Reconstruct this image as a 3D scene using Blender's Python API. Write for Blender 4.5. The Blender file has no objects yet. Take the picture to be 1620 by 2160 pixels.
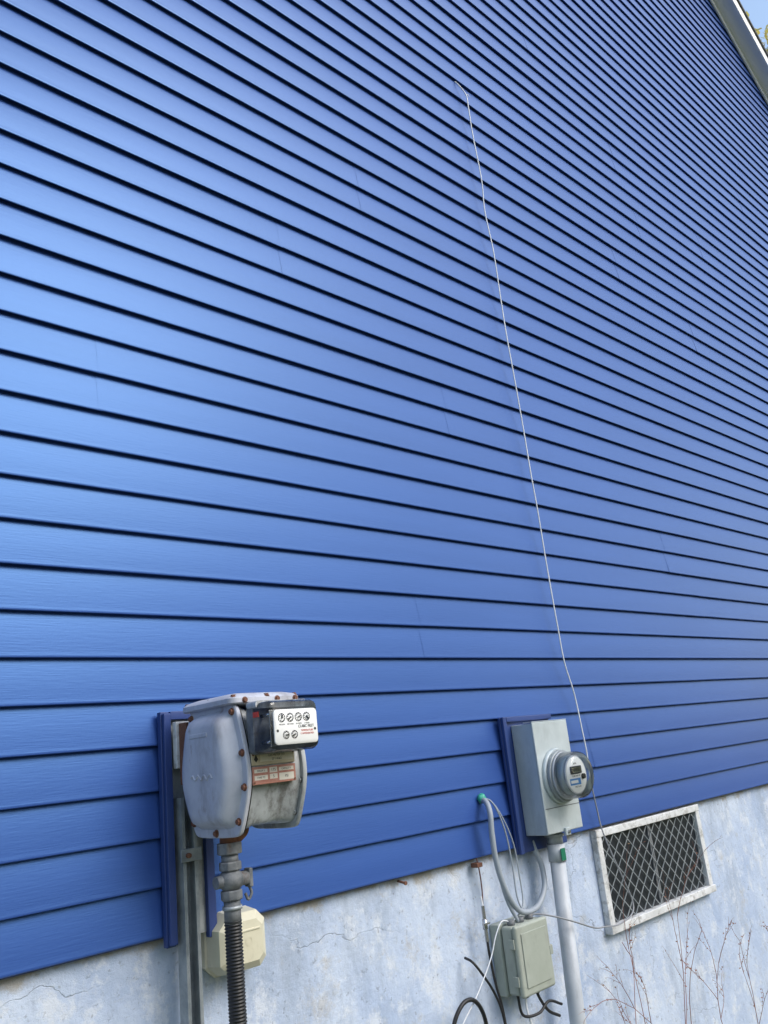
import bpy, bmesh, math, random
from mathutils import Vector, Matrix
random.seed(7)
S=bpy.context.scene
COL=S.collection
C=0.1112       # siding exposure
ZB=-0.361      # bottom of siding
GZ=-1.45       # ground level

# ------------------------------------------------------------ materials
def mat(name,col,rough=0.6,metal=0.0,col2=None,nscale=8.0,stretch=(1,1,1),contrast=(0.35,0.65),bump=0.0,bscale=60.0,spec=0.5,bstretch=(1,1,1),tint=None):
    m=bpy.data.materials.new(name); m.use_nodes=True
    nt=m.node_tree; N=nt.nodes; L=nt.links
    b=N['Principled BSDF']
    b.inputs['Base Color'].default_value=(*col,1)
    b.inputs['Roughness'].default_value=rough
    b.inputs['Metallic'].default_value=metal
    b.inputs['Specular IOR Level'].default_value=spec
    if tint: b.inputs['Specular Tint'].default_value=(*tint,1)
    tc=N.new('ShaderNodeTexCoord')
    if col2 is not None:
        mp=N.new('ShaderNodeMapping'); mp.inputs['Scale'].default_value=stretch
        L.new(tc.outputs['Object'],mp.inputs['Vector'])
        n=N.new('ShaderNodeTexNoise'); n.inputs['Scale'].default_value=nscale; n.inputs['Detail'].default_value=6
        n.inputs['Roughness'].default_value=0.65
        L.new(mp.outputs[0],n.inputs['Vector'])
        r=N.new('ShaderNodeValToRGB')
        r.color_ramp.elements[0].position=contrast[0]; r.color_ramp.elements[0].color=(*col,1)
        r.color_ramp.elements[1].position=contrast[1]; r.color_ramp.elements[1].color=(*col2,1)
        L.new(n.outputs['Fac'],r.inputs['Fac']); L.new(r.outputs['Color'],b.inputs['Base Color'])
    if bump>0:
        mp2=N.new('ShaderNodeMapping'); mp2.inputs['Scale'].default_value=bstretch
        L.new(tc.outputs['Object'],mp2.inputs['Vector'])
        n2=N.new('ShaderNodeTexNoise'); n2.inputs['Scale'].default_value=bscale; n2.inputs['Detail'].default_value=5
        L.new(mp2.outputs[0],n2.inputs['Vector'])
        bp=N.new('ShaderNodeBump'); bp.inputs['Strength'].default_value=bump; bp.inputs['Distance'].default_value=0.002
        L.new(n2.outputs['Fac'],bp.inputs['Height']); L.new(bp.outputs['Normal'],b.inputs['Normal'])
    return m

M_siding=mat('vinyl_blue',(0.027,0.066,0.255),0.40,col2=(0.032,0.077,0.288),nscale=1.3,stretch=(0.6,1,5),bump=0.16,bscale=40,bstretch=(0.5,1,7),spec=1.0,tint=(0.26,0.55,1.0))
M_jch=mat('vinyl_trim_blue',(0.026,0.054,0.19),0.42,bump=0.1)
M_white=mat('white_paint',(0.84,0.84,0.84),0.5,col2=(0.74,0.74,0.73),nscale=20)
M_wframe=mat('weathered_frame',(0.58,0.59,0.59),0.6,col2=(0.72,0.73,0.74),nscale=14,bump=.2)
M_soffit=mat('soffit_white',(0.78,0.78,0.78),0.6)
M_roof=mat('asphalt_shingle',(0.06,0.06,0.065),0.9,col2=(0.1,0.1,0.1),nscale=30,bump=0.5)
M_gas=mat('gas_meter_paint',(0.42,0.44,0.51),0.55,col2=(0.54,0.56,0.62),nscale=9,bump=0.35,bscale=28)
def weather(m,rc=(0.10,0.07,0.055),amt=0.75,lo=0.60,hi=0.72,scale=14,stretch=(1,1,0.4)):
    nt=m.node_tree; N=nt.nodes; L=nt.links; b=N['Principled BSDF']; tc=[n for n in N if n.type=='TEX_COORD'][0]
    lk=b.inputs['Base Color'].links
    mp=N.new('ShaderNodeMapping'); mp.inputs['Scale'].default_value=stretch; mp.inputs['Location'].default_value=(3.1+scale,1.7,4.2); L.new(tc.outputs['Object'],mp.inputs['Vector'])
    n=N.new('ShaderNodeTexNoise'); n.inputs['Scale'].default_value=scale; n.inputs['Detail'].default_value=9; n.inputs['Roughness'].default_value=.72; L.new(mp.outputs[0],n.inputs['Vector'])
    r=N.new('ShaderNodeMapRange'); r.inputs['From Min'].default_value=lo; r.inputs['From Max'].default_value=hi; r.inputs['To Max'].default_value=amt; L.new(n.outputs['Fac'],r.inputs['Value'])
    x=N.new('ShaderNodeMix'); x.data_type='RGBA'; L.new(r.outputs[0],x.inputs[0]); L.new(lk[0].from_socket,x.inputs[6]); x.inputs[7].default_value=(*rc,1)
    L.new(x.outputs[2],b.inputs['Base Color'])
weather(M_gas,(0.28,0.27,0.29),0.7,.51,.66,11)
weather(M_gas,(0.18,0.11,0.08),0.7,.60,.70,26)
M_gas2=mat('gas_meter_aluminium',(0.30,0.32,0.34),0.55,metal=0.15,col2=(0.50,0.53,0.55),nscale=14,stretch=(1,1,0.5),bump=0.35,bscale=60)
weather(M_gas2,(0.12,0.11,0.10),0.8,.49,.62,18)
M_rust=mat('rust',(0.13,0.055,0.035),0.85,col2=(0.22,0.10,0.06),nscale=70,bump=0.5,bscale=200)
M_pipe=mat('painted_iron',(0.08,0.09,0.10),0.6,col2=(0.19,0.20,0.21),nscale=30,bump=0.4,bscale=90)
weather(M_pipe,(0.10,0.06,0.04),0.7,.55,.66,30)
M_blk=mat('black_rubber',(0.012,0.012,0.014),0.5)
M_galv=mat('galvanised_steel',(0.22,0.25,0.27),0.5,metal=0.35,col2=(0.38,0.41,0.43),nscale=18,bump=0.1)
M_ebox=mat('electric_box_paint',(0.47,0.53,0.55),0.35,metal=0.2,col2=(0.58,0.64,0.66),nscale=6,bump=0.08,bscale=20)
weather(M_ebox,(0.32,0.36,0.37),0.5,.52,.68,9)
M_pvc=mat('grey_pvc',(0.44,0.47,0.51),0.45,col2=(0.52,0.55,0.59),nscale=9)
weather(M_pvc,(0.30,0.31,0.33),0.6,.54,.68,12)
M_beige=mat('beige_plastic',(0.58,0.55,0.41),0.5,col2=(0.65,0.62,0.48),nscale=10,bump=0.05)
weather(M_beige,(0.35,0.31,0.22),0.5,.55,.70,16)
M_olive=mat('grey_green_plastic',(0.31,0.34,0.29),0.5,col2=(0.37,0.40,0.35),nscale=8,bump=0.08)
weather(M_olive,(0.22,0.22,0.20),0.6,.52,.68,14)
M_cable=mat('grey_cable',(0.32,0.36,0.41),0.5)
M_wire=mat('white_wire',(0.70,0.72,0.75),0.5)
M_greyw=mat('dull_wire',(0.26,0.27,0.29),0.55)
M_greent=mat('green_tape',(0.05,0.40,0.28),0.4)
M_green2=mat('green_sticker',(0.01,0.16,0.09),0.4)
M_face=mat('white_dial_plate',(0.78,0.78,0.76),0.4)
M_ink=mat('black_ink',(0.02,0.02,0.02),0.5)
M_red=mat('red_ink',(0.55,0.05,0.03),0.5)
M_reds=mat('red_sticker',(0.6,0.06,0.03),0.45)
M_plate=mat('nameplate_metal',(0.42,0.37,0.27),0.35,metal=0.4,col2=(0.52,0.47,0.36),nscale=40)
M_plate2=mat('red_brown_label',(0.34,0.13,0.09),0.5,col2=(0.42,0.2,0.15),nscale=60)
M_lab=mat('label_cream',(0.62,0.58,0.5),0.5)
M_bluel=mat('blue_label',(0.05,0.22,0.55),0.4)
M_lcd=mat('lcd',(0.12,0.13,0.09),0.2)
M_dark=mat('dark_interior',(0.02,0.024,0.03),0.3)
M_copper=mat('old_copper',(0.10,0.035,0.03),0.6)
M_steel=mat('bright_steel',(0.5,0.5,0.52),0.25,metal=0.9)
M_weed=mat('dry_stem',(0.20,0.07,0.055),0.8,col2=(0.27,0.13,0.09),nscale=30)
M_weedl=mat('dry_leaf',(0.22,0.14,0.07),0.8,col2=(0.30,0.10,0.06),nscale=20)
M_bark=mat('bark',(0.09,0.07,0.055),0.9,col2=(0.16,0.13,0.10),nscale=5,stretch=(3,3,0.6),bump=0.6,bscale=9)
M_leaf=mat('autumn_leaf',(0.40,0.42,0.12),0.6,col2=(0.66,0.52,0.18),nscale=0.9)
def translucent(m,amt=.45):
    nt=m.node_tree; N=nt.nodes; L=nt.links; b=N['Principled BSDF']; o=[n for n in N if n.type=='OUTPUT_MATERIAL'][0]
    t=N.new('ShaderNodeBsdfTranslucent'); L.new(b.inputs['Base Color'].links[0].from_socket,t.inputs['Color'])
    mx=N.new('ShaderNodeMixShader'); mx.inputs[0].default_value=amt
    L.new(b.outputs[0],mx.inputs[1]); L.new(t.outputs[0],mx.inputs[2]); L.new(mx.outputs[0],o.inputs['Surface'])
translucent(M_leaf)
M_leafg=mat('leaf_green',(0.035,0.055,0.02),0.7,col2=(0.08,0.09,0.03),nscale=0.5)
M_grass=mat('grass_ground',(0.05,0.075,0.025),0.95,col2=(0.13,0.12,0.06),nscale=0.9,bump=0.6,bscale=25)
def glassmat():
    m=bpy.data.materials.new('clear_cover'); m.use_nodes=True
    nt=m.node_tree; N=nt.nodes; L=nt.links; N.clear()
    o=N.new('ShaderNodeOutputMaterial'); mx=N.new('ShaderNodeMixShader')
    t=N.new('ShaderNodeBsdfTransparent'); t.inputs[0].default_value=(0.90,0.93,0.95,1)
    g=N.new('ShaderNodeBsdfGlossy'); g.inputs['Roughness'].default_value=0.06
    f=N.new('ShaderNodeFresnel'); f.inputs[0].default_value=1.5
    L.new(f.outputs[0],mx.inputs[0]); L.new(t.outputs[0],mx.inputs[1]); L.new(g.outputs[0],mx.inputs[2]); L.new(mx.outputs[0],o.inputs[0])
    return m
M_glass=glassmat()

def foundation_mat():
    m=bpy.data.materials.new('painted_concrete'); m.use_nodes=True
    nt=m.node_tree; N=nt.nodes; L=nt.links; b=N['Principled BSDF']; b.inputs['Roughness'].default_value=0.85
    tc=N.new('ShaderNodeTexCoord')
    def noise(sc,det=6,stretch=(1,1,1),rough=0.6,loc=(0,0,0)):
        mp=N.new('ShaderNodeMapping'); mp.inputs['Scale'].default_value=stretch; mp.inputs['Location'].default_value=loc; L.new(tc.outputs['Object'],mp.inputs['Vector'])
        n=N.new('ShaderNodeTexNoise'); n.inputs['Scale'].default_value=sc; n.inputs['Detail'].default_value=det; n.inputs['Roughness'].default_value=rough
        L.new(mp.outputs[0],n.inputs['Vector']); return n.outputs['Fac']
    def ramp(fac,p0,p1,c0,c1):
        r=N.new('ShaderNodeValToRGB'); e=r.color_ramp.elements; e[0].position=p0;e[1].position=p1;e[0].color=c0;e[1].color=c1
        L.new(fac,r.inputs['Fac']); return r.outputs['Color']
    def mix(f,a,c):
        x=N.new('ShaderNodeMix'); x.data_type='RGBA'
        L.new(f,x.inputs[0]); L.new(a,x.inputs[6])
        if isinstance(c,tuple): x.inputs[7].default_value=c
        else: L.new(c,x.inputs[7])
        return x.outputs[2]
    base=ramp(noise(2.6,9,(1,1,0.6),.7),0.38,0.62,(0.37,0.46,0.63,1),(0.56,0.64,0.77,1))
    stain=ramp(noise(4.0,10,(1,1,0.30),0.75),0.49,0.65,(0,0,0,1),(0.75,0.75,0.75,1))
    c=mix(stain,base,(0.31,0.37,0.47,1))
    pale=ramp(noise(9,10,(1,1,.8),0.78,(5,2,3)),0.52,0.61,(0,0,0,1),(0.75,0.75,0.75,1))
    c=mix(pale,c,(0.65,0.69,0.75,1))
    tan=ramp(noise(6,10,(1,1,1),0.8,(9,4,1)),0.56,0.65,(0,0,0,1),(0.5,0.5,0.5,1))
    c=mix(tan,c,(0.42,0.40,0.37,1))
    pits=ramp(noise(55,4,(1,1,1),0.6,(1,7,1)),0.63,0.69,(0,0,0,1),(0.5,0.5,0.5,1))
    c=mix(pits,c,(0.18,0.20,0.25,1))
    sx=N.new('ShaderNodeSeparateXYZ'); L.new(tc.outputs['Object'],sx.inputs[0])
    ma=N.new('ShaderNodeMath'); ma.operation='MULTIPLY_ADD'; ma.inputs[1].default_value=0.14; L.new(noise(11,9,rough=.7),ma.inputs[0]); L.new(sx.outputs['Z'],ma.inputs[2])
    mr=N.new('ShaderNodeMapRange'); L.new(ma.outputs[0],mr.inputs['Value']); mr.inputs['From Min'].default_value=-0.318; mr.inputs['From Max'].default_value=-0.296
    mr.inputs['To Max'].default_value=0.8
    c=mix(mr.outputs[0],c,(0.36,0.33,0.28,1))
    mp=N.new('ShaderNodeMapping'); L.new(tc.outputs['Object'],mp.inputs['Vector']); mp.inputs['Scale'].default_value=(1.0,1,1.6)
    nn=N.new('ShaderNodeTexNoise'); nn.inputs['Scale'].default_value=7; nn.inputs['Detail'].default_value=8; L.new(mp.outputs[0],nn.inputs['Vector'])
    va=N.new('ShaderNodeVectorMath'); va.operation='MULTIPLY_ADD'; L.new(nn.outputs['Color'],va.inputs[0]); va.inputs[1].default_value=(0.28,0.28,0.28); L.new(mp.outputs[0],va.inputs[2])
    v=N.new('ShaderNodeTexVoronoi'); v.feature='DISTANCE_TO_EDGE'; v.inputs['Scale'].default_value=1.7; L.new(va.outputs[0],v.inputs['Vector'])
    cr=ramp(v.outputs['Distance'],0.0,0.007,(1,1,1,1),(0,0,0,1))
    gate=ramp(noise(1.7,3,loc=(2,0,1)),0.46,0.60,(0,0,0,1),(0.42,0.42,0.42,1))
    mm=N.new('ShaderNodeMath'); mm.operation='MULTIPLY'; L.new(cr,mm.inputs[0]); L.new(gate,mm.inputs[1])
    c=mix(mm.outputs[0],c,(0.16,0.17,0.21,1))
    L.new(c,b.inputs['Base Color'])
    h=N.new('ShaderNodeMath'); h.operation='SUBTRACT'; L.new(noise(30,9,rough=0.7),h.inputs[0]); L.new(mm.outputs[0],h.inputs[1])
    bp=N.new('ShaderNodeBump'); bp.inputs['Strength'].default_value=0.7; bp.inputs['Distance'].default_value=0.008
    L.new(h.outputs[0],bp.inputs['Height']); L.new(bp.outputs['Normal'],b.inputs['Normal'])
    return m
M_found=foundation_mat()

# ------------------------------------------------------------ helpers
def empty(name,loc=(0,0,0)):
    e=bpy.data.objects.new(name,None); COL.objects.link(e); e.location=loc; e.empty_display_size=0.1; return e
def add(name,me,m,parent=None):
    o=bpy.data.objects.new(name,me); COL.objects.link(o)
    if m is not None and not me.materials: me.materials.append(m)
    if parent: o.parent=parent
    return o
def frombm(name,bm,m,parent=None,smooth=False,bevel=0,seg=2):
    bmesh.ops.recalc_face_normals(bm,faces=bm.faces[:])
    me=bpy.data.meshes.new(name); bm.to_mesh(me); bm.free()
    o=add(name,me,m,parent)
    if smooth:
        for p in me.polygons: p.use_smooth=True
    if bevel:
        md=o.modifiers.new('b','BEVEL'); md.width=bevel; md.segments=seg; md.limit_method='ANGLE'; md.angle_limit=math.radians(35)
        for p in me.polygons: p.use_smooth=True
        w=o.modifiers.new('w','WEIGHTED_NORMAL')
    return o
def box(name,x0,x1,y0,y1,z0,z1,m,parent=None,bevel=0.0,seg=2):
    bm=bmesh.new(); bmesh.ops.create_cube(bm,size=1)
    for v in bm.verts:
        v.co=Vector(((x0+x1)/2+v.co.x*(x1-x0),(y0+y1)/2+v.co.y*(y1-y0),(z0+z1)/2+v.co.z*(z1-z0)))
    return frombm(name,bm,m,parent,bevel=bevel,seg=seg)
def cyl(name,p0,p1,r,m,parent=None,seg=24,r2=None,smooth=True,bevel=0):
    p0=Vector(p0);p1=Vector(p1);d=p1-p0
    bm=bmesh.new(); bmesh.ops.create_cone(bm,cap_ends=True,segments=seg,radius1=r,radius2=(r if r2 is None else r2),depth=d.length)
    q=Vector((0,0,1)).rotation_difference(d.normalized()).to_matrix().to_4x4()
    bm.transform(Matrix.Translation((p0+p1)/2)@q)
    o=frombm(name,bm,m,parent)
    if smooth:
        for p in o.data.polygons: p.use_smooth=len(p.vertices)==4
    if bevel:
        md=o.modifiers.new('b','BEVEL'); md.width=bevel; md.segments=2; md.limit_method='ANGLE'
    return o
def catmull(P,n=8):
    P=[Vector(p) for p in P]; Q=[P[0]*2-P[1]]+P+[P[-1]*2-P[-2]]; out=[]
    for i in range(1,len(Q)-2):
        a,b,c,d=Q[i-1:i+3]
        for k in range(n):
            t=k/n
            out.append(0.5*((2*b)+(c-a)*t+(2*a-5*b+4*c-d)*t*t+(3*b-a-3*c+d)*t**3))
    out.append(P[-1]); return out
def tube(name,P,r,m,parent=None,n=8,res=4,smooth=True):
    pts=catmull(P,n) if smooth else [Vector(p) for p in P]
    cu=bpy.data.curves.new(name,'CURVE'); cu.dimensions='3D'; cu.bevel_depth=r; cu.bevel_resolution=res; cu.use_fill_caps=True
    s=cu.splines.new('POLY'); s.points.add(len(pts)-1)
    for i,p in enumerate(pts): s.points[i].co=(*p,1)
    s.use_smooth=True
    cu.materials.append(m)
    o=bpy.data.objects.new(name,cu); COL.objects.link(o)
    if parent: o.parent=parent
    return o
def text(name,body,x,y,z,size,m,parent=None,align='CENTER'):
    cu=bpy.data.curves.new(name,'FONT'); cu.body=body; cu.size=size; cu.align_x=align; cu.align_y='CENTER'; cu.extrude=0.0001
    cu.materials.append(m)
    o=bpy.data.objects.new(name,cu); COL.objects.link(o); o.location=(x,y,z); o.rotation_euler=(math.radians(90),0,0)
    if parent: o.parent=parent
    return o
def loft(name,rings,m,parent=None,smooth=True,cap0=True,cap1=True,angle=None):
    bm=bmesh.new(); R=[[bm.verts.new(p) for p in r] for r in rings]; n=len(rings[0])
    for a,b in zip(R[:-1],R[1:]):
        for i in range(n): bm.faces.new((a[i],a[(i+1)%n],b[(i+1)%n],b[i]))
    if cap0: bm.faces.new(R[0])
    if cap1: bm.faces.new(R[-1][::-1])
    o=frombm(name,bm,m,parent,smooth=smooth)
    if angle:
        o.data.set_sharp_from_angle(angle=math.radians(angle))
    return o

# ------------------------------------------------------------ house
house=empty('house')
XL,XR,XP=-3.0,11.4,4.2      # gable
def rake(x): return 6.89-0.665*(x-7.48) if x>=XP else rake(XP)-0.665*(XP-x)
ZPK=rake(XP)
def xr(z): return 7.48+(6.89-z)/0.665
def xl(z): return XP-(xr(z)-XP)
bm=bmesh.new()
nc=int((ZPK-ZB)/C)
def fy(t): # t 0 bottom..1 top
    return -0.0190+0.0155*t-0.0014*4*t*(1-t)
prof=[(fy(1),C+0.006)]+[(fy(t),0.006+t*C) for t in (.82,.64,.46,.3,.16,.06)]+[(fy(0)-.0002,0.0055),(-0.0197,0.0030),(-0.0191,0.0),(-0.0172,-0.0014),(-0.0152,-0.0004),(-0.0138,0.006),(-0.0010,0.0080)]
pan={}
for k in range(nc):
    z=ZB+k*C
    R0=min(11.0,xr(z)); R1=min(11.0,xr(z+C)); L0=max(-2.6,xl(z)); L1=max(-2.6,xl(z+C))
    if R0-L0<0.1: break
    j=k//2
    if j not in pan:
        off={3:2.157,2:0.55,4:0.72,6:0.98,1:3.1,0:1.9}.get(j,random.uniform(0,3.7))
        pan[j]=[off+3.66*i for i in range(-4,6)]
    cuts=[c for c in pan[j] if L0+0.3<c<R0-0.3]
    edges=[None]+cuts+[None]
    for i in range(len(edges)-1):
        dy=-0.0007*((i+j)%2)
        a=edges[i]; b=edges[i+1]
        wob=random.uniform(-0.0007,0.0007)
        vs=[]
        for side,(c0,e0,e1) in enumerate(((a,L0,L1),(b,R0,R1))):
            row=[]
            for (py,pz) in prof:
                if c0 is None:
                    t=max(0,min(1,pz/C)); x=e0+(e1-e0)*t
                else: x=c0+(-0.012 if side==0 and dy else (0.012 if dy else 0))
                wf=max(0,1-pz/C)
                row.append(bm.verts.new((x,py+dy+wob*wf,z+pz+wob*1.5*wf)))
            vs.append(row)
        for q in range(len(prof)-1):
            bm.faces.new((vs[0][q],vs[0][q+1],vs[1][q+1],vs[1][q]))
o=frombm('siding',bm,M_siding,house,smooth=True); o.data.set_sharp_from_angle(angle=math.radians(40))
bm=bmesh.new()
P=[(-2.6,-0.362),(11.0,-0.362),(11.0,rake(11.0)),(XP,ZPK),(-2.6,rake(-2.6))]
f=[bm.verts.new((x,0.0,z)) for x,z in P]; g=[bm.verts.new((x,9.0,z)) for x,z in P]
bm.faces.new(f); bm.faces.new(g[::-1])
for i in (0,1,4):
    k=(i+1)%5; bm.faces.new((f[i],f[k],g[k],g[i]))
frombm('walls',bm,M_jch,house)
box('foundation_wall',-2.58,10.98,0.012,8.98,GZ-0.3,-0.3625,M_found,house)
box('siding_starter_strip',-2.6,11.0,-0.012,0.0115,-0.3655,-0.3585,M_jch,house)
for nm,xa,xb in (('roof_right',XP,XR),('roof_left',XP,XL)):
    bm=bmesh.new(); d=0.18
    pts=[(xa,rake(xa)+0.15),(xb,rake(xb)+0.15),(xb,rake(xb)+0.15+d*0.25),(xa,rake(xa)+0.15+d*0.25)]
    a=[bm.verts.new((x,-0.20,z)) for x,z in pts]; b=[bm.verts.new((x,9.2,z)) for x,z in pts]
    bm.faces.new(a); bm.faces.new(b[::-1])
    for i in range(4):
        k=(i+1)%4; bm.faces.new((a[i],a[k],b[k],b[i]))
    frombm(nm,bm,M_roof,house)
    for part,y0,y1,z0,z1,m in (('rake_fascia',-0.185,-0.16,-0.03,0.147,M_white),('rake_soffit',-0.158,0.02,-0.0,0.02,M_soffit),('rake_frieze',-0.036,-0.0225,-0.10,-0.003,M_white)):
        bm=bmesh.new()
        pts=[(xa,rake(xa)+z0),(xb,rake(xb)+z0),(xb,rake(xb)+z1),(xa,rake(xa)+z1)]
        a=[bm.verts.new((x,y0,z)) for x,z in pts]; b=[bm.verts.new((x,y1,z)) for x,z in pts]
        bm.faces.new(a); bm.faces.new(b[::-1])
        for i in range(4):
            k=(i+1)%4; bm.faces.new((a[i],a[k],b[k],b[i]))
        frombm(part+'_'+nm[5:],bm,m,house)
box('corner_board_a',10.95,11.05,-0.03,0.05,-0.36,rake(11.05)-0.02,M_white,house)
box('corner_board_b',-2.65,-2.55,-0.03,0.05,-0.36,rake(-2.65)-0.02,M_white,house)

# basement window (in foundation)
wx0,wx1,wz0,wz1=3.02,3.90,-0.750,-0.374
win=empty('basement_window'); win.parent=house
fw=0.036
weather(M_wframe,(0.30,0.29,0.27),0.8,.50,.62,22,(1,1,1))
box('frame_top',wx0,wx1,-0.018,0.0115,wz1-fw*.8,wz1,M_wframe,win,0.003)
box('frame_bottom',wx0-0.006,wx1+0.006,-0.024,0.0115,wz0,wz0+fw*0.8,M_wframe,win,0.003)
box('frame_left',wx0,wx0+fw,-0.016,0.0115,wz0+fw*0.8,wz1-fw*.8,M_wframe,win,0.003)
box('frame_right',wx1-fw,wx1,-0.016,0.0115,wz0+fw*0.8,wz1-fw*.8,M_wframe,win,0.003)
box('pane',wx0+fw,wx1-fw,0.006,0.0105,wz0+fw*0.8,wz1-fw*.8,M_dark,win)
box('mullion',3.44,3.465,0.000,0.0055,wz0+fw*0.8,wz1-fw*.8,M_pipe,win)
bm=bmesh.new()
ix0,ix1,iz0,iz1=wx0+fw+.002,wx1-fw-.002,wz0+fw*.8+.002,wz1-fw*.8-.002
cw=0.066; t=0.0034
nx=int((ix1-ix0)/cw); cw=(ix1-ix0)/nx; nz=5; ch=(iz1-iz0)/nz
def strip(bm,p,q,t,y):
    p=Vector(p);q=Vector(q);d=(q-p).normalized();n=Vector((-d.y,d.x))*t/2
    fr=[bm.verts.new((c.x,y,c.y)) for c in (p+n,q+n,q-n,p-n)]; bk=[bm.verts.new((c.x,y+0.0025,c.y)) for c in (p+n,q+n,q-n,p-n)]
    bm.faces.new(fr)
    for i in range(4): bm.faces.new((fr[i],fr[(i+1)%4],bk[(i+1)%4],bk[i]))
for i in range(nx):
    for j in range(nz):
        x0=ix0+i*cw; z0=iz0+j*ch
        a=(x0,z0+ch/2);b=(x0+cw/2,z0);c=(x0+cw,z0+ch/2);d=(x0+cw/2,z0+ch)
        strip(bm,a,b,t,-0.0060);strip(bm,b,c,t,-0.0064);strip(bm,a,d,t,-0.0068);strip(bm,d,c,t,-0.0072)
frombm('security_mesh',bm,M_galv,win)

gb=empty('gas_service_opening'); gb.parent=house
box('backing',1.14,1.232,-0.027,-0.0225,-0.372,0.15,M_galv,gb)
box('trim_left',1.115,1.14,-0.040,-0.0225,-0.385,0.163,M_jch,gb,0.002)
box('trim_left_return',1.1185,1.1385,-0.052,-0.0405,-0.380,0.158,M_jch,gb,0.002)
box('trim_right',1.232,1.256,-0.040,-0.0225,-0.385,0.163,M_jch,gb,0.002)
box('trim_top',1.1405,1.2315,-0.046,-0.0225,0.142,0.163,M_jch,gb,0.002)

# ------------------------------------------------------------ metal post (strut)
post=empty('metal_post')
bm=bmesh.new()
pr=[(1.150,-0.029),(1.150,-0.066),(1.159,-0.066),(1.159,-0.058),(1.1535,-0.058),(1.1535,-0.032),(1.1875,-0.032),(1.1875,-0.058),(1.182,-0.058),(1.182,-0.066),(1.191,-0.066),(1.191,-0.029)]
a=[bm.verts.new((x,y,GZ-0.2)) for x,y in pr]; b=[bm.verts.new((x,y,-0.05)) for x,y in pr]
for i in range(len(pr)):
    k=(i+1)%len(pr); bm.faces.new((a[i],a[k],b[k],b[i]))
bm.faces.new(b)
frombm('strut_channel',bm,M_galv,post)
box('clamp',1.142,1.20,-0.072,-0.0665,-0.20,-0.17,M_galv,post,0.001)
cyl('clamp_bolt',(1.160,-0.072,-0.185),(1.160,-0.082,-0.185),0.006,M_rust,post,6)

# ------------------------------------------------------------ gas meter
gm=empty('gas_meter')
YC,ZC=-0.215,0.008
half=[(0.0,.150),(.060,.150),(.098,.142),(.112,.10),(.126,.05),(.136,.0),(.134,-.045),(.118,-.09),(.098,-.135),(.085,-.150),(.04,-.152)]
out=[(y,z) for y,z in half]+[(0,-.152)]+[(-y,z) for y,z in half[::-1] if y>0]
def chaikin(P,n=2):
    for _ in range(n):
        Q=[]
        for i in range(len(P)):
            a=P[i];b=P[(i+1)%len(P)]
            Q+= [(a[0]*.75+b[0]*.25,a[1]*.75+b[1]*.25),(a[0]*.25+b[0]*.75,a[1]*.25+b[1]*.75)]
        P=Q
    return P
OUT=chaikin(out,2)
def ring(x,s,sz=None,dz=0): 
    sz=s if sz is None else sz
    return [(x,YC+p[0]*s,ZC+dz+p[1]*sz) for p in OUT]
def cover(name,x,sg,m):
    r=[ring(x,1),ring(x+sg*.003,1.012),ring(x+sg*.010,1.012),ring(x+sg*.012,.995),ring(x+sg*.012,.86,.885),ring(x+sg*.017,.835,.86),ring(x+sg*.034,.76,.80),ring(x+sg*.043,.68,.73),ring(x+sg*.0465,.60,.65),ring(x+sg*.047,.4,.45),ring(x+sg*.047,.15,.2)]
    return loft(name,r,m,gm,angle=30)
cover('left_cover',1.165,-1,M_gas)
cover('right_cover',1.315,1,M_gas2)
loft('centre_body',[ring(1.1655,.93),ring(1.19,.92),ring(1.2,.89),ring(1.285,.89),ring(1.295,.92),ring(1.3145,.93)],M_gas2,gm,angle=38)
loft('gasket',[ring(1.1652,1.003),ring(1.168,1.003)],M_ink,gm,angle=30)
def bolt(p,d,r=.0065,l=.007,par=gm,m=M_rust):
    p=Vector(p);d=Vector(d); cyl('bolt',p,p+d*l,r,m,par,6,smooth=False); cyl('bolt_washer',p-d*.001,p+d*.002,r*1.35,m,par,12)
for (y,z) in [(-.088,.125),(.088,.125),(-.120,.03),(.120,.03),(-.122,-.045),(.122,-.045),(-.093,-.118),(.093,-.118),(0,-.142)]:
    bolt((1.153,YC+y*1.01,ZC+z*1.01),(-1,0,0))
    if abs(y)>.02: bolt((1.317,YC+y*.985,ZC+z*.985),(-1,0,0),m=M_gas2)
box('cast_bar',1.116,1.122,YC-.03,YC+.045,ZC+.076,ZC+.086,M_gas,gm,0.0015)
tube('cast_ornament',[(1.1178,YC+.045-.09*i/12,ZC-.015+.006*math.sin(i*1.9)) for i in range(13)],.0022,M_gas,gm)
def rr(x0,x1,y0,y1,z,r,n=5):
    P=[]
    for cx,cy,a0 in ((x1-r,y1-r,0),(x0+r,y1-r,90),(x0+r,y0+r,180),(x1-r,y0+r,270)):
        for i in range(n+1):
            a=math.radians(a0+90*i/n); P.append((cx+r*math.cos(a),cy+r*math.sin(a),z))
    return P
loft('top_cap',[rr(1.142,1.342,-.322,-.10,.150,.02),rr(1.138,1.346,-.326,-.096,.153,.022),rr(1.138,1.346,-.326,-.096,.164,.022),rr(1.146,1.338,-.318,-.104,.171,.02),rr(1.165,1.320,-.298,-.124,.177,.02)],M_gas,gm,angle=40)
for x,y in ((1.15,-.312),(1.24,-.319),(1.33,-.312),(1.15,-.21),(1.15,-.11)):
    bolt((x+.003,y,.1665),(0,0,1),r=.006,l=.006)
for x in (1.175,1.27,1.325): bolt((x,-.3255,.1585),(0,-1,0),r=.0055,l=.006)
cyl('inlet_elbow',(1.19,-.13,.10),(1.19,-.03,.10),.02,M_gas2,gm)
box('rear_bracket',1.150,1.21,-.10,-.067,-.02,.13,M_rust,gm,.002)
box('rear_plate',1.143,1.226,-.066,-.048,.02,.135,M_wframe,gm,.002)
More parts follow.
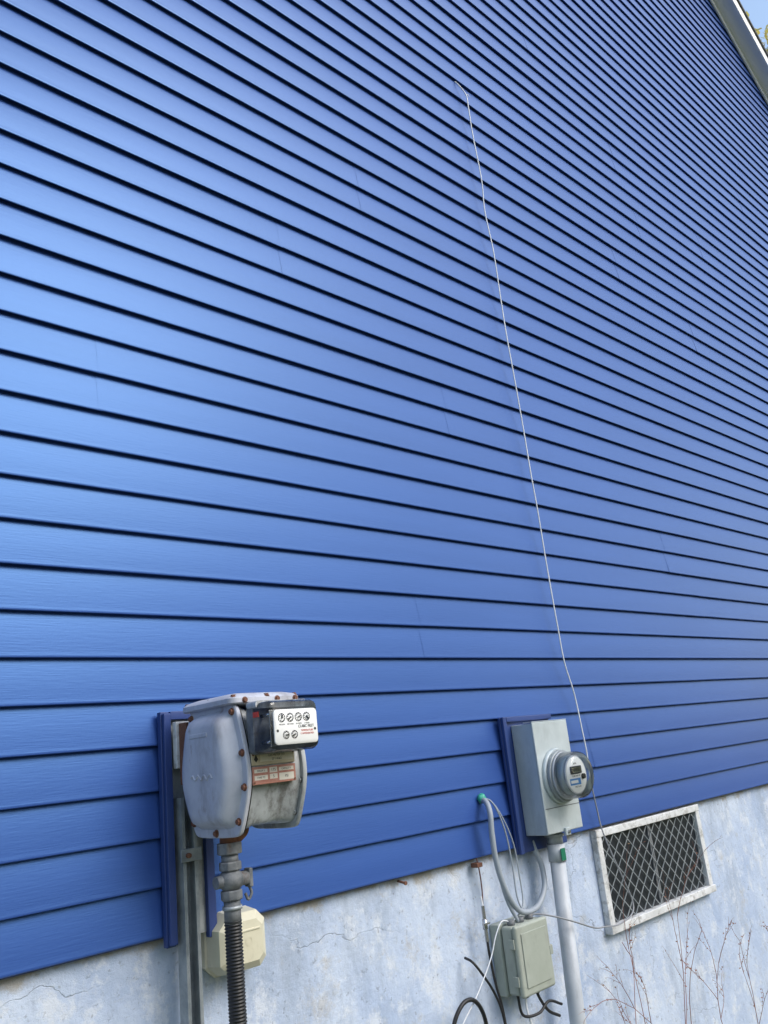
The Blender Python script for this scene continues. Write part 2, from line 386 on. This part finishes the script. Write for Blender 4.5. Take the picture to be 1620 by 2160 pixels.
box('index_mount',1.175,1.305,-.348,-.325,.035,.135,M_gas2,gm,.004)
def rrz(x0,x1,z0,z1,y,r,n=5):
    return [(p[0],y,p[1]) for p in [(q[0],q[1]) for q in rr(x0,x1,z0,z1,0,r,n)]]
loft('index_back',[rrz(1.162,1.308,.030,.146,-.350,.012),rrz(1.162,1.308,.030,.146,-.372,.012)],M_pipe,gm,angle=40)
box('index_gear_plate',1.180,1.292,-.412,-.408,.045,.125,M_steel,gm,.001)
cyl('index_shaft',(1.215,-.372,.085),(1.215,-.408,.085),.008,M_steel,gm,16)
cyl('index_gear',(1.24,-.385,.085),(1.24,-.389,.085),.026,M_steel,gm,30)
cyl('index_post_a',(1.186,-.372,.115),(1.186,-.408,.115),.004,M_steel,gm,10)
cyl('index_post_b',(1.186,-.372,.055),(1.186,-.408,.055),.004,M_steel,gm,10)
loft('index_case',[rrz(1.163,1.307,.031,.145,-.3725,.012),rrz(1.163,1.307,.031,.145,-.418,.014),rrz(1.167,1.303,.035,.141,-.430,.014),rrz(1.172,1.298,.04,.136,-.433,.012)],M_glass,gm,angle=30,cap0=False)
loft('index_hood',[rrz(1.160,1.310,.132,.1495,-.351,.008),rrz(1.160,1.310,.132,.1495,-.388,.008)],M_gas2,gm,angle=30)
loft('dial_plate',[rrz(1.172,1.297,.045,.123,-.4345,.010),rrz(1.172,1.297,.045,.123,-.4375,.010),rrz(1.174,1.295,.047,.121,-.4390,.009)],M_face,gm,angle=40)
box('red_tag',1.1605,1.1625,-.395,-.375,.112,.124,M_reds,gm)
def disc(name,x,y,z,r,m,par,seg=28,inner=None):
    bm=bmesh.new()
    if inner is None:
        bm.faces.new([bm.verts.new((x+r*math.cos(2*math.pi*i/seg),y,z+r*math.sin(2*math.pi*i/seg))) for i in range(seg)])
    else:
        A=[bm.verts.new((x+r*math.cos(2*math.pi*i/seg),y,z+r*math.sin(2*math.pi*i/seg))) for i in range(seg)]
        B=[bm.verts.new((x+inner*math.cos(2*math.pi*i/seg),y,z+inner*math.sin(2*math.pi*i/seg))) for i in range(seg)]
        for i in range(seg): bm.faces.new((A[i],A[(i+1)%seg],B[(i+1)%seg],B[i]))
    return frombm(name,bm,m,par)
YD=-.4394
def dial(x,z,r,ang):
    disc('dial_ring',x,YD,z,r,M_ink,gm,inner=r*.88)
    bm=bmesh.new()
    for i in range(10):
        a=math.radians(36*i); u=Vector((math.sin(a),math.cos(a))); strip(bm,u*(r*.66)+Vector((x,z)),u*(r*.86)+Vector((x,z)),.0009,YD-.0026)
    a=math.radians(ang);u=Vector((math.sin(a),math.cos(a))); strip(bm,Vector((x,z))-u*r*.2,Vector((x,z))+u*r*.62,.0022,YD-.0029)
    frombm('dial_marks',bm,M_ink,gm)
    disc('dial_hub',x,YD-.003,z,r*.2,M_ink,gm,12)
for i,(x,a) in enumerate(((1.193,10),(1.217,230),(1.241,70),(1.265,140))): dial(x,.1045,.0102,a)
for i,(x,a) in enumerate(((1.203,90),(1.227,250))): dial(x,.066,.0092,a)
for i,(x,s) in enumerate(((1.193,'MILLION'),(1.217,'100 THOU'),(1.241,'10 THOU'),(1.265,'1 THOU'))): text('dial_text',s,x,YD-.0002,.0895,.0042,M_ink,gm)
text('cubic_feet','CUBIC FEET',1.262,YD-.0002,.083,.0088,M_ink,gm)
text('red_text_a','TEMPERATURE',1.264,YD-.0002,.0735,.0055,M_red,gm)
text('red_text_b','COMPENSATED',1.264,YD-.0002,.0665,.0055,M_red,gm)
disc('screw_r',1.288,YD,.076,.0032,M_ink,gm,12); disc('screw_l',1.180,YD,.076,.0032,M_ink,gm,12)
box('plate_block',1.170,1.292,-.3475,-.325,-.036,.034,M_gas2,gm,.002)
box('name_plate',1.166,1.290,-.352,-.348,.0065,.036,M_plate,gm,.001)
box('rating_plate',1.166,1.290,-.3525,-.348,-.036,.0035,M_plate2,gm,.001)
YP=-.3527
def flat(name,x0,x1,z0,z1,y,m,par):
    bm=bmesh.new(); bm.faces.new([bm.verts.new(p) for p in ((x0,y,z0),(x1,y,z0),(x1,y,z1),(x0,y,z1))]); return frombm(name,bm,m,par)
flat('name_panel',1.190,1.284,.014,.031,YP+.0004,M_lab,gm)
text('name_text_a','GAS METER CO.',1.237,YP+.0001,.0265,.0068,M_ink,gm)
text('name_text_b','27 14562',1.237,YP+.0001,.018,.0075,M_ink,gm)
bm=bmesh.new(); bm.faces.new([bm.verts.new(p) for p in ((1.178,YP+.0002,.013),(1.184,YP+.0002,.020),(1.178,YP+.0002,.031),(1.172,YP+.0002,.020))]); frombm('plate_mark',bm,M_ink,gm)
flat('rating_a',1.171,1.208,-.010,-.002,YP-.0001,M_lab,gm); flat('rating_b',1.214,1.236,-.012,.000,YP-.0001,M_lab,gm); flat('rating_c',1.241,1.284,-.010,-.002,YP-.0001,M_lab,gm)
flat('rating_d',1.214,1.236,-.026,-.015,YP-.0001,M_lab,gm); flat('rating_e',1.171,1.208,-.026,-.016,YP-.0001,M_lab,gm); flat('rating_f',1.241,1.284,-.031,-.015,YP-.0001,M_lab,gm)
text('rt1','MAOP 5',1.1895,YP-.0004,-.006,.006,M_ink,gm);text('rt2','175',1.225,YP-.0004,-.006,.009,M_ink,gm);text('rt3','CAPACITY',1.2625,YP-.0004,-.006,.006,M_ink,gm)
text('rt4','5',1.225,YP-.0004,-.0205,.009,M_ink,gm);text('rt5','TYPE TC',1.1895,YP-.0004,-.021,.006,M_ink,gm);text('rt6','PSI',1.2625,YP-.0004,-.023,.008,M_ink,gm)
for x in (1.170,1.286):
    for z in (.031,-.031): cyl('rivet',(x,-.352,z),(x,-.3545,z),.0025,M_rust,gm,10)

# gas pipe + valve + hose
gp=empty('gas_pipe')
px,py=1.192,-.205
cyl('outlet_stub',(px,py,-.16),(px,py,-.130),.022,M_rust,gp)
tube('outlet_bend',[(px+.03,py-.02,-.125),(px+.028,py-.018,-.14),(px+.01,py-.006,-.158),(px,py,-.175)],.013,M_rust,gp)
cyl('union_nut_a',(px,py,-.186),(px,py,-.160),.030,M_pipe,gp,8,smooth=False,bevel=.003)
cyl('union_nipple',(px,py,-.205),(px,py,-.186),.020,M_pipe,gp)
cyl('valve_hex_a',(px,py,-.222),(px,py,-.202),.027,M_pipe,gp,8,smooth=False,bevel=.003)
bm=bmesh.new(); bmesh.ops.create_uvsphere(bm,u_segments=24,v_segments=14,radius=.031)
bm.transform(Matrix.Translation((px,py,-.243))@Matrix.Diagonal((1,1,.85,1))); frombm('valve_body',bm,M_pipe,gp,smooth=True)
cyl('valve_hex_b',(px,py,-.286),(px,py,-.264),.026,M_pipe,gp,8,smooth=False,bevel=.003)
cyl('valve_stem',(px,py,-.243),(px+.040,py-.012,-.243),.016,M_pipe,gp,12)
box('valve_key',px+.036,px+.047,py-.024,py-.001,-.264,-.222,M_pipe,gp,.003)
cyl('valve_back_plug',(px,py,-.243),(px-.042,py,-.243),.014,M_pipe,gp,12)
tube('lock_wing',[(px+.042,py-.012,-.262),(px+.046,py-.014,-.278),(px+.036,py-.014,-.290),(px+.030,py-.012,-.276)],.0035,M_pipe,gp)
cyl('hose_ferrule',(px,py,-.335),(px,py,-.286),.0195,M_pipe,gp)
cyl('hose_collar',(px,py,-.306),(px,py,-.298),.023,M_galv,gp)
rings=[];z=-.330
i=0
while z>GZ-.05:
    r=.0205 if i%4 in (0,1) else .0182
    rings.append([(px+r*math.cos(2*math.pi*k/20),py+r*math.sin(2*math.pi*k/20),z) for k in range(20)]); z-=.0018; i+=1
loft('corrugated_hose',rings,M_blk,gp)

# ------------------------------------------------------------ beige cover box
bb=empty('beige_junction_box')
def octo(x0,x1,z0,z1,y,c):
    return [(x0+c*.9,y,z0),(x1-c*.8,y,z0),(x1,y,z0+c*.8),(x1,y,z1-c),(x1-c,y,z1),(x0+c*1.3,y,z1),(x0,y,z1-c*1.3),(x0,y,z0+c*.9)]
loft('cover',[octo(1.235,1.385,-.480,-.335,.0115,.028),octo(1.232,1.388,-.483,-.332,-.014,.028),octo(1.236,1.384,-.479,-.336,-.018,.028),octo(1.242,1.378,-.473,-.342,-.066,.024),octo(1.262,1.360,-.455,-.360,-.082,.018)],M_beige,bb,smooth=False)
box('cover_tab',1.255,1.285,-.095,-.075,-.470,-.452,M_beige,bb,.003)
box('cover_rib',1.268,1.352,-.0845,-.0815,-.385,-.380,M_beige,bb,.001)
disc('raised_mark',1.318,-.0830,-.408,.011,M_beige,bb,24,inner=.008)

# ------------------------------------------------------------ electric meter
em=empty('electric_meter')
box('mounting_block',2.492,2.795,-.036,-.0225,-.385,.085,M_jch,em,.004)
box('mounting_block_lip_l',2.492,2.512,-.050,-.0365,-.385,.085,M_jch,em,.003)
box('mounting_block_lip_t',2.5125,2.795,-.050,-.0365,.066,.085,M_jch,em,.003)
bx0,bx1,bz0,bz1=2.548,2.760,-.330,.052
box('socket_body',bx0,bx1,-.128,-.0365,bz0,bz1,M_ebox,em,.003)
box('socket_cover',bx0-.003,bx1+.003,-.136,-.1285,bz0+.002,bz1+.003,M_ebox,em,.003)
box('cover_lip_top',bx0-.003,bx1+.003,-.136,-.095,bz1+.0035,bz1+.006,M_ebox,em,.001)
box('cover_seam',bx0+.0015,bx1-.0015,-.1372,-.1365,-.245,-.2425,M_pipe,em)
box('hasp',2.640,2.668,-.146,-.1365,bz0-.012,bz0+.014,M_ebox,em,.002)
cyl('seal',(2.654,-.146,bz0),(2.654,-.152,bz0),.006,M_steel,em,12)
ex,ez=2.656,-.140
cyl('ring_base',(ex,-.1365,ez),(ex,-.150,ez),.098,M_ebox,em,48,r2=.094)
cyl('sealing_ring',(ex,-.150,ez),(ex,-.166,ez),.090,M_galv,em,48,bevel=.003)
cyl('meter_base',(ex,-.166,ez),(ex,-.176,ez),.083,M_pvc,em,48)
cyl('inner_body',(ex,-.176,ez),(ex,-.205,ez),.068,M_ebox,em,40)
cyl('register_face',(ex,-.205,ez),(ex,-.214,ez),.066,M_pvc,em,40)
def circ(x,y,z,r,n=48): return [(x+r*math.cos(2*math.pi*i/n),y,z+r*math.sin(2*math.pi*i/n)) for i in range(n)]
loft('glass_cover',[circ(ex,-.176,ez,.082),circ(ex,-.20,ez,.0805),circ(ex,-.228,ez,.079),circ(ex,-.237,ez,.076),circ(ex,-.2415,ez,.070),circ(ex,-.243,ez,.055)],M_glass,em,cap0=False,angle=60)
FY=-.2146
disc('face_sheet',ex,FY,ez,.062,M_face,em,40)
box('lcd_bezel',ex-.036,ex+.030,-.2205,-.2148,ez+.004,ez+.030,M_dark,em,.002)
flat('lcd',ex-.030,ex+.024,ez+.008,ez+.026,-.2208,M_lcd,em)
text('lcd_digits','04836',ex-.003,-.2211,ez+.017,.016,M_ink,em)
flat('blue_label',ex-.045,ex+.022,ez-.034,ez-.012,FY-.0004,M_bluel,em)
flat('white_bar',ex-.040,ex+.005,ez-.028,ez-.018,FY-.0008,M_face,em)
text('label_text','CL200 240V 3W',ex-.003,FY-.0004,ez-.0045,.0075,M_ink,em)
text('label_text2','kWh',ex+.0,FY-.0004,ez+.038,.010,M_ink,em)
text('label_text3','FM2S TA 30',ex+.0,FY-.0004,ez-.041,.0075,M_ink,em)
cyl('optical_port',(ex+.038,-.2148,ez-.008),(ex+.038,-.223,ez-.008),.009,M_ink,em,20)

# conduit
cd=empty('electrical_conduit')
cyl('connector_hub',(2.655,-.080,-.372),(2.655,-.080,-.330),.028,M_galv,cd,32)
cyl('lock_nut',(2.655,-.080,-.346),(2.655,-.080,-.338),.036,M_galv,cd,12,smooth=False)
cyl('pipe',(2.600,-.080,GZ-.1),(2.655,-.080,-.365),.0275,M_pvc,cd,32)
cyl('coupling',(2.652,-.080,-.430),(2.6555,-.080,-.372),.0315,M_pvc,cd,32)
box('green_sticker',2.635,2.661,-.1135,-.111,-.425,-.385,M_green2,cd)
box('strap',2.565,2.665,-.112,.008,-1.15,-1.12,M_galv,cd,.003)

# ------------------------------------------------------------ utility (cable) box
ub=empty('utility_box')
ux0,ux1,uz0,uz1=2.345,2.515,-.790,-.585
box('back_plate',ux0-.006,ux1+.006,-.030,.0115,uz0-.006,uz1+.006,M_olive,ub,.006)
box('body',ux0,ux1,-.078,-.0305,uz0,uz1,M_olive,ub,.010,3)
box('lid',ux0-.004,ux1+.004,-.098,-.0785,uz0-.004,uz1+.004,M_olive,ub,.010,3)
box('lid_panel',ux0+.018,ux1-.018,-.1015,-.0985,uz0+.022,uz1-.022,M_olive,ub,.004)
box('latch',ux1-.008,ux1+.010,-.100,-.062,-.70,-.67,M_olive,ub,.003)
box('hinge_a',ux0-.010,ux0-.0045,-.088,-.066,-.65,-.62,M_olive,ub,.002)
box('hinge_b',ux0-.010,ux0-.0045,-.088,-.066,-.76,-.73,M_olive,ub,.002)
for x in (2.375,2.425,2.475): cyl('gland',(x,-.055,uz1-.002),(x,-.055,uz1+.016),.013,M_pipe,ub,16)
for x in (2.40,2.46): cyl('gland_low',(x,-.055,uz0-.016),(x,-.055,uz0+.002),.011,M_pipe,ub,16)

# ------------------------------------------------------------ cables
cb=empty('service_cables')
tube('main_cable',[(2.350,-.010,-.186),(2.340,-.045,-.190),(2.325,-.070,-.225),(2.318,-.072,-.293),(2.322,-.070,-.36),(2.338,-.068,-.43),(2.372,-.066,-.50),(2.42,-.062,-.548),(2.475,-.060,-.562),(2.54,-.055,-.552),(2.60,-.045,-.505),(2.615,-.035,-.44),(2.595,-.030,-.385),(2.585,-.028,-.35)],.0095,M_cable,cb)
tube('second_cable',[(2.350,-.010,-.184),(2.345,-.040,-.186),(2.338,-.060,-.22),(2.336,-.062,-.30),(2.34,-.060,-.40),(2.365,-.058,-.50),(2.40,-.056,-.56),(2.425,-.055,-.59)],.006,M_cable,cb)
tube('thin_cable_a',[(2.350,-.012,-.180),(2.36,-.050,-.190),(2.385,-.06,-.24),(2.41,-.06,-.32),(2.425,-.055,-.42),(2.43,-.055,-.52),(2.475,-.055,-.585)],.0028,M_cable,cb)
tube('thin_cable_b',[(2.350,-.012,-.180),(2.365,-.050,-.195),(2.40,-.06,-.25),(2.44,-.06,-.34),(2.455,-.055,-.44),(2.45,-.055,-.54),(2.375,-.055,-.580)],.0025,M_cable,cb)
bm=bmesh.new(); bmesh.ops.create_uvsphere(bm,u_segments=14,v_segments=8,radius=.016)
for v in bm.verts: v.co*=1+random.uniform(-.2,.2)
bm.transform(Matrix.Translation((2.347,-.022,-.180))); frombm('green_sealant',bm,M_greent,cb,smooth=True)
tube('ground_wire',[(2.29,-.012,-.352),(2.288,-.022,-.40),(2.292,-.02,-.46),(2.285,-.02,-.53),(2.29,-.02,-.60)],.0022,M_copper,cb)
box('ground_clamp',2.273,2.300,-.030,-.0,-.392,-.378,M_rust,cb,.002)
cyl('splice_a',(2.262,-.04,-.505),(2.262,-.04,-.545),.006,M_steel,cb,8,smooth=False)
cyl('splice_b',(2.262,-.04,-.545),(2.262,-.04,-.575),.0085,M_steel,cb,12)
cyl('splice_c',(2.262,-.04,-.575),(2.263,-.04,-.612),.006,M_steel,cb,8,smooth=False)
box('splice_lug',2.252,2.285,-.044,-.036,-.563,-.557,M_steel,cb,.001)
tube('coax_up',[(2.262,-.04,-.505),(2.262,-.038,-.485),(2.263,-.036,-.478)],.003,M_wire,cb)
tube('coax_black',[(2.263,-.04,-.61),(2.264,-.042,-.66),(2.272,-.045,-.74),(2.282,-.05,-.80),(2.29,-.05,-.90),(2.30,-.04,-1.1),(2.30,-.03,-1.42)],.0042,M_blk,cb)
tube('coax_loop',[(2.185,-.005,-.645),(2.185,-.035,-.655),(2.205,-.05,-.69),(2.245,-.055,-.75),(2.275,-.055,-.82),(2.285,-.055,-.92)],.004,M_blk,cb)
tube('black_loop',[(2.02,-.06,-.90),(2.03,-.065,-.80),(2.075,-.07,-.745),(2.13,-.07,-.745),(2.175,-.065,-.80),(2.19,-.06,-.90),(2.2,-.05,-1.05)],.0065,M_blk,cb)
tube('white_lead',[(2.0,-.05,-.95),(2.06,-.06,-.82),(2.16,-.06,-.74),(2.25,-.055,-.66),(2.29,-.055,-.60),(2.33,-.055,-.565),(2.375,-.055,-.575)],.0020,M_wire,cb)
tube('drop_a',[(2.40,-.055,-.80),(2.40,-.055,-.85),(2.43,-.06,-.93),(2.50,-.06,-.96)],.004,M_wire,cb)
tube('drop_b',[(2.46,-.055,-.80),(2.47,-.06,-.83),(2.50,-.065,-.87),(2.56,-.06,-.90)],.005,M_blk,cb)
tube('drop_c',[(2.36,-.055,-.79),(2.37,-.06,-.85),(2.44,-.07,-.86),(2.50,-.07,-.84),(2.58,-.06,-.87)],.0045,M_blk,cb)

hw=empty('hanging_wire')
W=[(2.875,-.012,3.185),(2.882,-.03,3.15),(2.905,-.045,3.095),(2.900,-.05,3.02),(2.906,-.045,2.86),(2.912,-.05,2.6),(2.904,-.045,2.42),(2.914,-.05,2.2),(2.918,-.045,1.95),(2.910,-.05,1.75),(2.917,-.05,1.54),(2.930,-.045,1.3),(2.924,-.05,1.1),(2.930,-.05,.92),(2.938,-.045,.72),(2.934,-.05,.55),(2.938,-.05,.42),(2.944,-.05,.286),(2.972,-.05,.18),(2.982,-.05,.124),(2.983,-.055,.02),(2.990,-.055,-.08),(2.990,-.05,-.1725),(3.012,-.045,-.30),(3.015,-.05,-.37),(3.040,-.06,-.461),(3.085,-.06,-.55),(3.130,-.06,-.649),(3.09,-.07,-.69),(2.99,-.07,-.705),(2.88,-.08,-.69),(2.76,-.12,-.667),(2.64,-.13,-.625),(2.55,-.11,-.59),(2.49,-.07,-.572),(2.475,-.055,-.585)]
tube('wire_upper',W[:23],.0029,M_wire,hw,n=6)
tube('wire_lower',W[22:],.0029,M_greyw,hw,n=6)
tube('wire_tail',[(2.905,-.045,3.095),(2.913,-.05,3.10),(2.918,-.05,3.09)],.002,M_wire,hw)

sc=empty('nail'); cyl('nail_shaft',(1.93,.0,-.375),(1.93,-.03,-.380),.004,M_rust,sc,8); cyl('nail_head',(1.93,-.03,-.380),(1.93,-.034,-.380),.006,M_rust,sc,10)

# ------------------------------------------------------------ weeds
def weeds():
    cu=bpy.data.curves.new('dry_weeds','CURVE'); cu.dimensions='3D'; cu.bevel_depth=1.0; cu.bevel_resolution=1
    cu.materials.append(M_weed)
    lb=bmesh.new()
    def stem(p,d,l,r,lev):
        n=8; pts=[p.copy()]; q=p.copy(); d=d.normalized(); curl=Vector((random.uniform(-.2,.2),random.uniform(-.1,.1),random.uniform(-.16,.0)))
        for i in range(n):
            d=(d+curl*(i/n)+Vector((random.uniform(-.14,.14),random.uniform(-.1,.1),random.uniform(-.06,.06)))).normalized()
            q=q+d*l/n; pts.append(q.copy())
            if lev<2 and i>=3 and random.random()<.7:
                nd=(d+Vector((random.uniform(-1,1),random.uniform(-.5,.5),random.uniform(-.1,.6)))).normalized()
                stem(q,nd,l*random.uniform(.25,.45),r*.6,lev+1)
            if lev>=1 and random.random()<.6:
                for _ in range(1):
                    a=q+Vector((random.uniform(-.006,.006),random.uniform(-.006,.006),random.uniform(-.006,.006))); s=random.uniform(.002,.006)
                    u=Vector((random.uniform(-1,1),random.uniform(-1,1),random.uniform(-1,1))).normalized(); w=u.orthogonal().normalized()
                    lb.faces.new([lb.verts.new(a+u*s),lb.verts.new(a+w*s*.5),lb.verts.new(a-u*s),lb.verts.new(a-w*s*.5)])
        s=cu.splines.new('POLY'); s.points.add(len(pts)-1)
        for i,c in enumerate(pts): s.points[i].co=(*c,1); s.points[i].radius=r*(1-.6*i/n)
    for x,y,h in ((2.80,-.16,.78),(2.88,-.2,.7),(3.0,-.22,.80),(3.1,-.2,.66),(3.22,-.12,.64),(3.45,-.2,.5),(3.7,-.2,.5),(4.1,-.2,.5)):
        stem(Vector((x,y,GZ)),Vector((random.uniform(-.3,.3),random.uniform(-.1,.1),1)),h*random.uniform(.9,1.1),.0022,0)
    o=bpy.data.objects.new('stems',cu); COL.objects.link(o)
    e=empty('dry_weeds'); o.parent=e
    frombm('leaves',lb,M_weedl,e)
weeds()

# ------------------------------------------------------------ ground
bm=bmesh.new(); bmesh.ops.create_grid(bm,x_segments=4,y_segments=4,size=400)
bm.transform(Matrix.Translation((0,0,GZ))); frombm('ground',bm,M_grass)

# ------------------------------------------------------------ trees
def tree(name,base,H,R,nleaf,leafm,seed,ls=.16):
    rnd=random.Random(seed); e=empty(name)
    cu=bpy.data.curves.new(name+'_limbs','CURVE'); cu.dimensions='3D'; cu.bevel_depth=1; cu.bevel_resolution=2; cu.materials.append(M_bark)
    tips=[]
    def limb(p,d,l,r,lev):
        n=7 if lev==0 else 6;q=p.copy();pts=[(p.copy(),r)]
        for i in range(n):
            w_=.07 if lev==0 else .2
            d=(d+Vector((rnd.uniform(-w_,w_),rnd.uniform(-w_,w_),rnd.uniform(-.05,.15)))).normalized(); q=q+d*l/n; pts.append((q.copy(),r*(1-.8*(i+1)/n)))
            if lev>0: tips.append(q.copy())
            if lev<3 and (i>=2 or lev>0):
                for _ in range(4 if lev==0 else 1):
                    a=rnd.uniform(0,2*math.pi); nd=Vector((math.cos(a),math.sin(a),rnd.uniform(.1,.7)))
                    limb(q,(nd+d*.3).normalized(),(R*.9 if lev==0 else l*.5)*rnd.uniform(.6,1.1)*(1-.45*(i/n) if lev==0 else 1),r*.35,lev+1)
        s=cu.splines.new('POLY'); s.points.add(len(pts)-1)
        for i,(c,rr_) in enumerate(pts): s.points[i].co=(*c,1); s.points[i].radius=rr_
    limb(Vector(base),Vector((0,0,1)),H,H*.018,0)
    o=bpy.data.objects.new('trunk_and_limbs',cu); COL.objects.link(o); o.parent=e
    bm=bmesh.new()
    for _ in range(nleaf):
        t=rnd.choice(tips); c=t+Vector((rnd.gauss(0,.3),rnd.gauss(0,.3),rnd.gauss(0,.25)))
        u=Vector((rnd.gauss(0,1),rnd.gauss(0,1),rnd.gauss(0,1))).normalized(); w=u.orthogonal().normalized(); s=ls*rnd.uniform(.6,1.2)
        bm.faces.new([bm.verts.new(c+u*s),bm.verts.new(c+w*s*.55),bm.verts.new(c-u*s),bm.verts.new(c-w*s*.55)])
    frombm('foliage',bm,leafm,e)
tree('maple_tree',(22.6,2.5,GZ),16.3,4.8,24000,M_leaf,3,.12)
# unseen tree row added behind the camera, darkens reflections in the lower siding
rnd=random.Random(11); bm=bmesh.new()
for t in range(34):
    cx=-45+t*3.4+rnd.uniform(-1,1); cy=-24+rnd.uniform(-3,3); hh=rnd.uniform(6.5,10.0); rr_=rnd.uniform(2.2,3.2)
    bmesh.ops.create_cone(bm,cap_ends=False,segments=8,radius1=.22,radius2=.08,depth=hh*.8,matrix=Matrix.Translation((cx,cy,GZ+hh*.4)))
    for _ in range(420):
        a=rnd.uniform(0,6.283); h=rnd.random(); rad=rr_*math.sqrt(rnd.random())*(1-.6*h*h)
        c=Vector((cx+rad*math.cos(a),cy+rad*math.sin(a),GZ+.6+h*(hh-.6)))
        u=Vector((rnd.gauss(0,1),rnd.gauss(0,1),rnd.gauss(0,1))).normalized(); w_=u.orthogonal().normalized(); s=rnd.uniform(.25,.5)
        bm.faces.new([bm.verts.new(c+u*s),bm.verts.new(c+w_*s*.6),bm.verts.new(c-u*s),bm.verts.new(c-w_*s*.6)])
frombm('added_tree_line',bm,M_leafg)

# ------------------------------------------------------------ camera (measured from the vanishing points)
cam=bpy.data.cameras.new('Camera'); co=bpy.data.objects.new('Camera',cam); COL.objects.link(co)
F=1764.0
X=Vector((1840,-310,-F)).normalized(); Z=Vector((-667,6080,-F)); Z=(Z-X*Z.dot(X)).normalized(); Y=Z.cross(X)
co.matrix_world=Matrix.Translation((0,-2,0))@Matrix((X,Y,Z)).to_4x4()
cam.sensor_fit='VERTICAL'; cam.sensor_height=36; cam.lens=36*F/2160; cam.clip_start=.05; cam.clip_end=2000
S.camera=co

# ------------------------------------------------------------ light
el=math.radians(40); az=math.radians(158)   # clockwise from +Y
SD=Vector((math.sin(az)*math.cos(el),math.cos(az)*math.cos(el),math.sin(el)))
w=bpy.data.worlds.new('World'); S.world=w; w.use_nodes=True; nt=w.node_tree
sk=nt.nodes.new('ShaderNodeTexSky'); sk.sky_type='NISHITA'; sk.sun_disc=False; sk.sun_elevation=el; sk.sun_rotation=az
sk.dust_density=2.0; sk.air_density=1.4
nt.links.new(sk.outputs[0],nt.nodes['Background'].inputs[0]); nt.nodes['Background'].inputs[1].default_value=.26
sl=bpy.data.lights.new('Sun','SUN'); sl.energy=1.75; sl.angle=math.radians(26); sl.color=(1,.985,.96)
so=bpy.data.objects.new('Sun',sl); COL.objects.link(so)
so.rotation_euler=SD.to_track_quat('Z','Y').to_euler(); so.location=(5,-8,12)
S.view_settings.view_transform='Standard'; S.view_settings.look='None'; S.view_settings.exposure=0
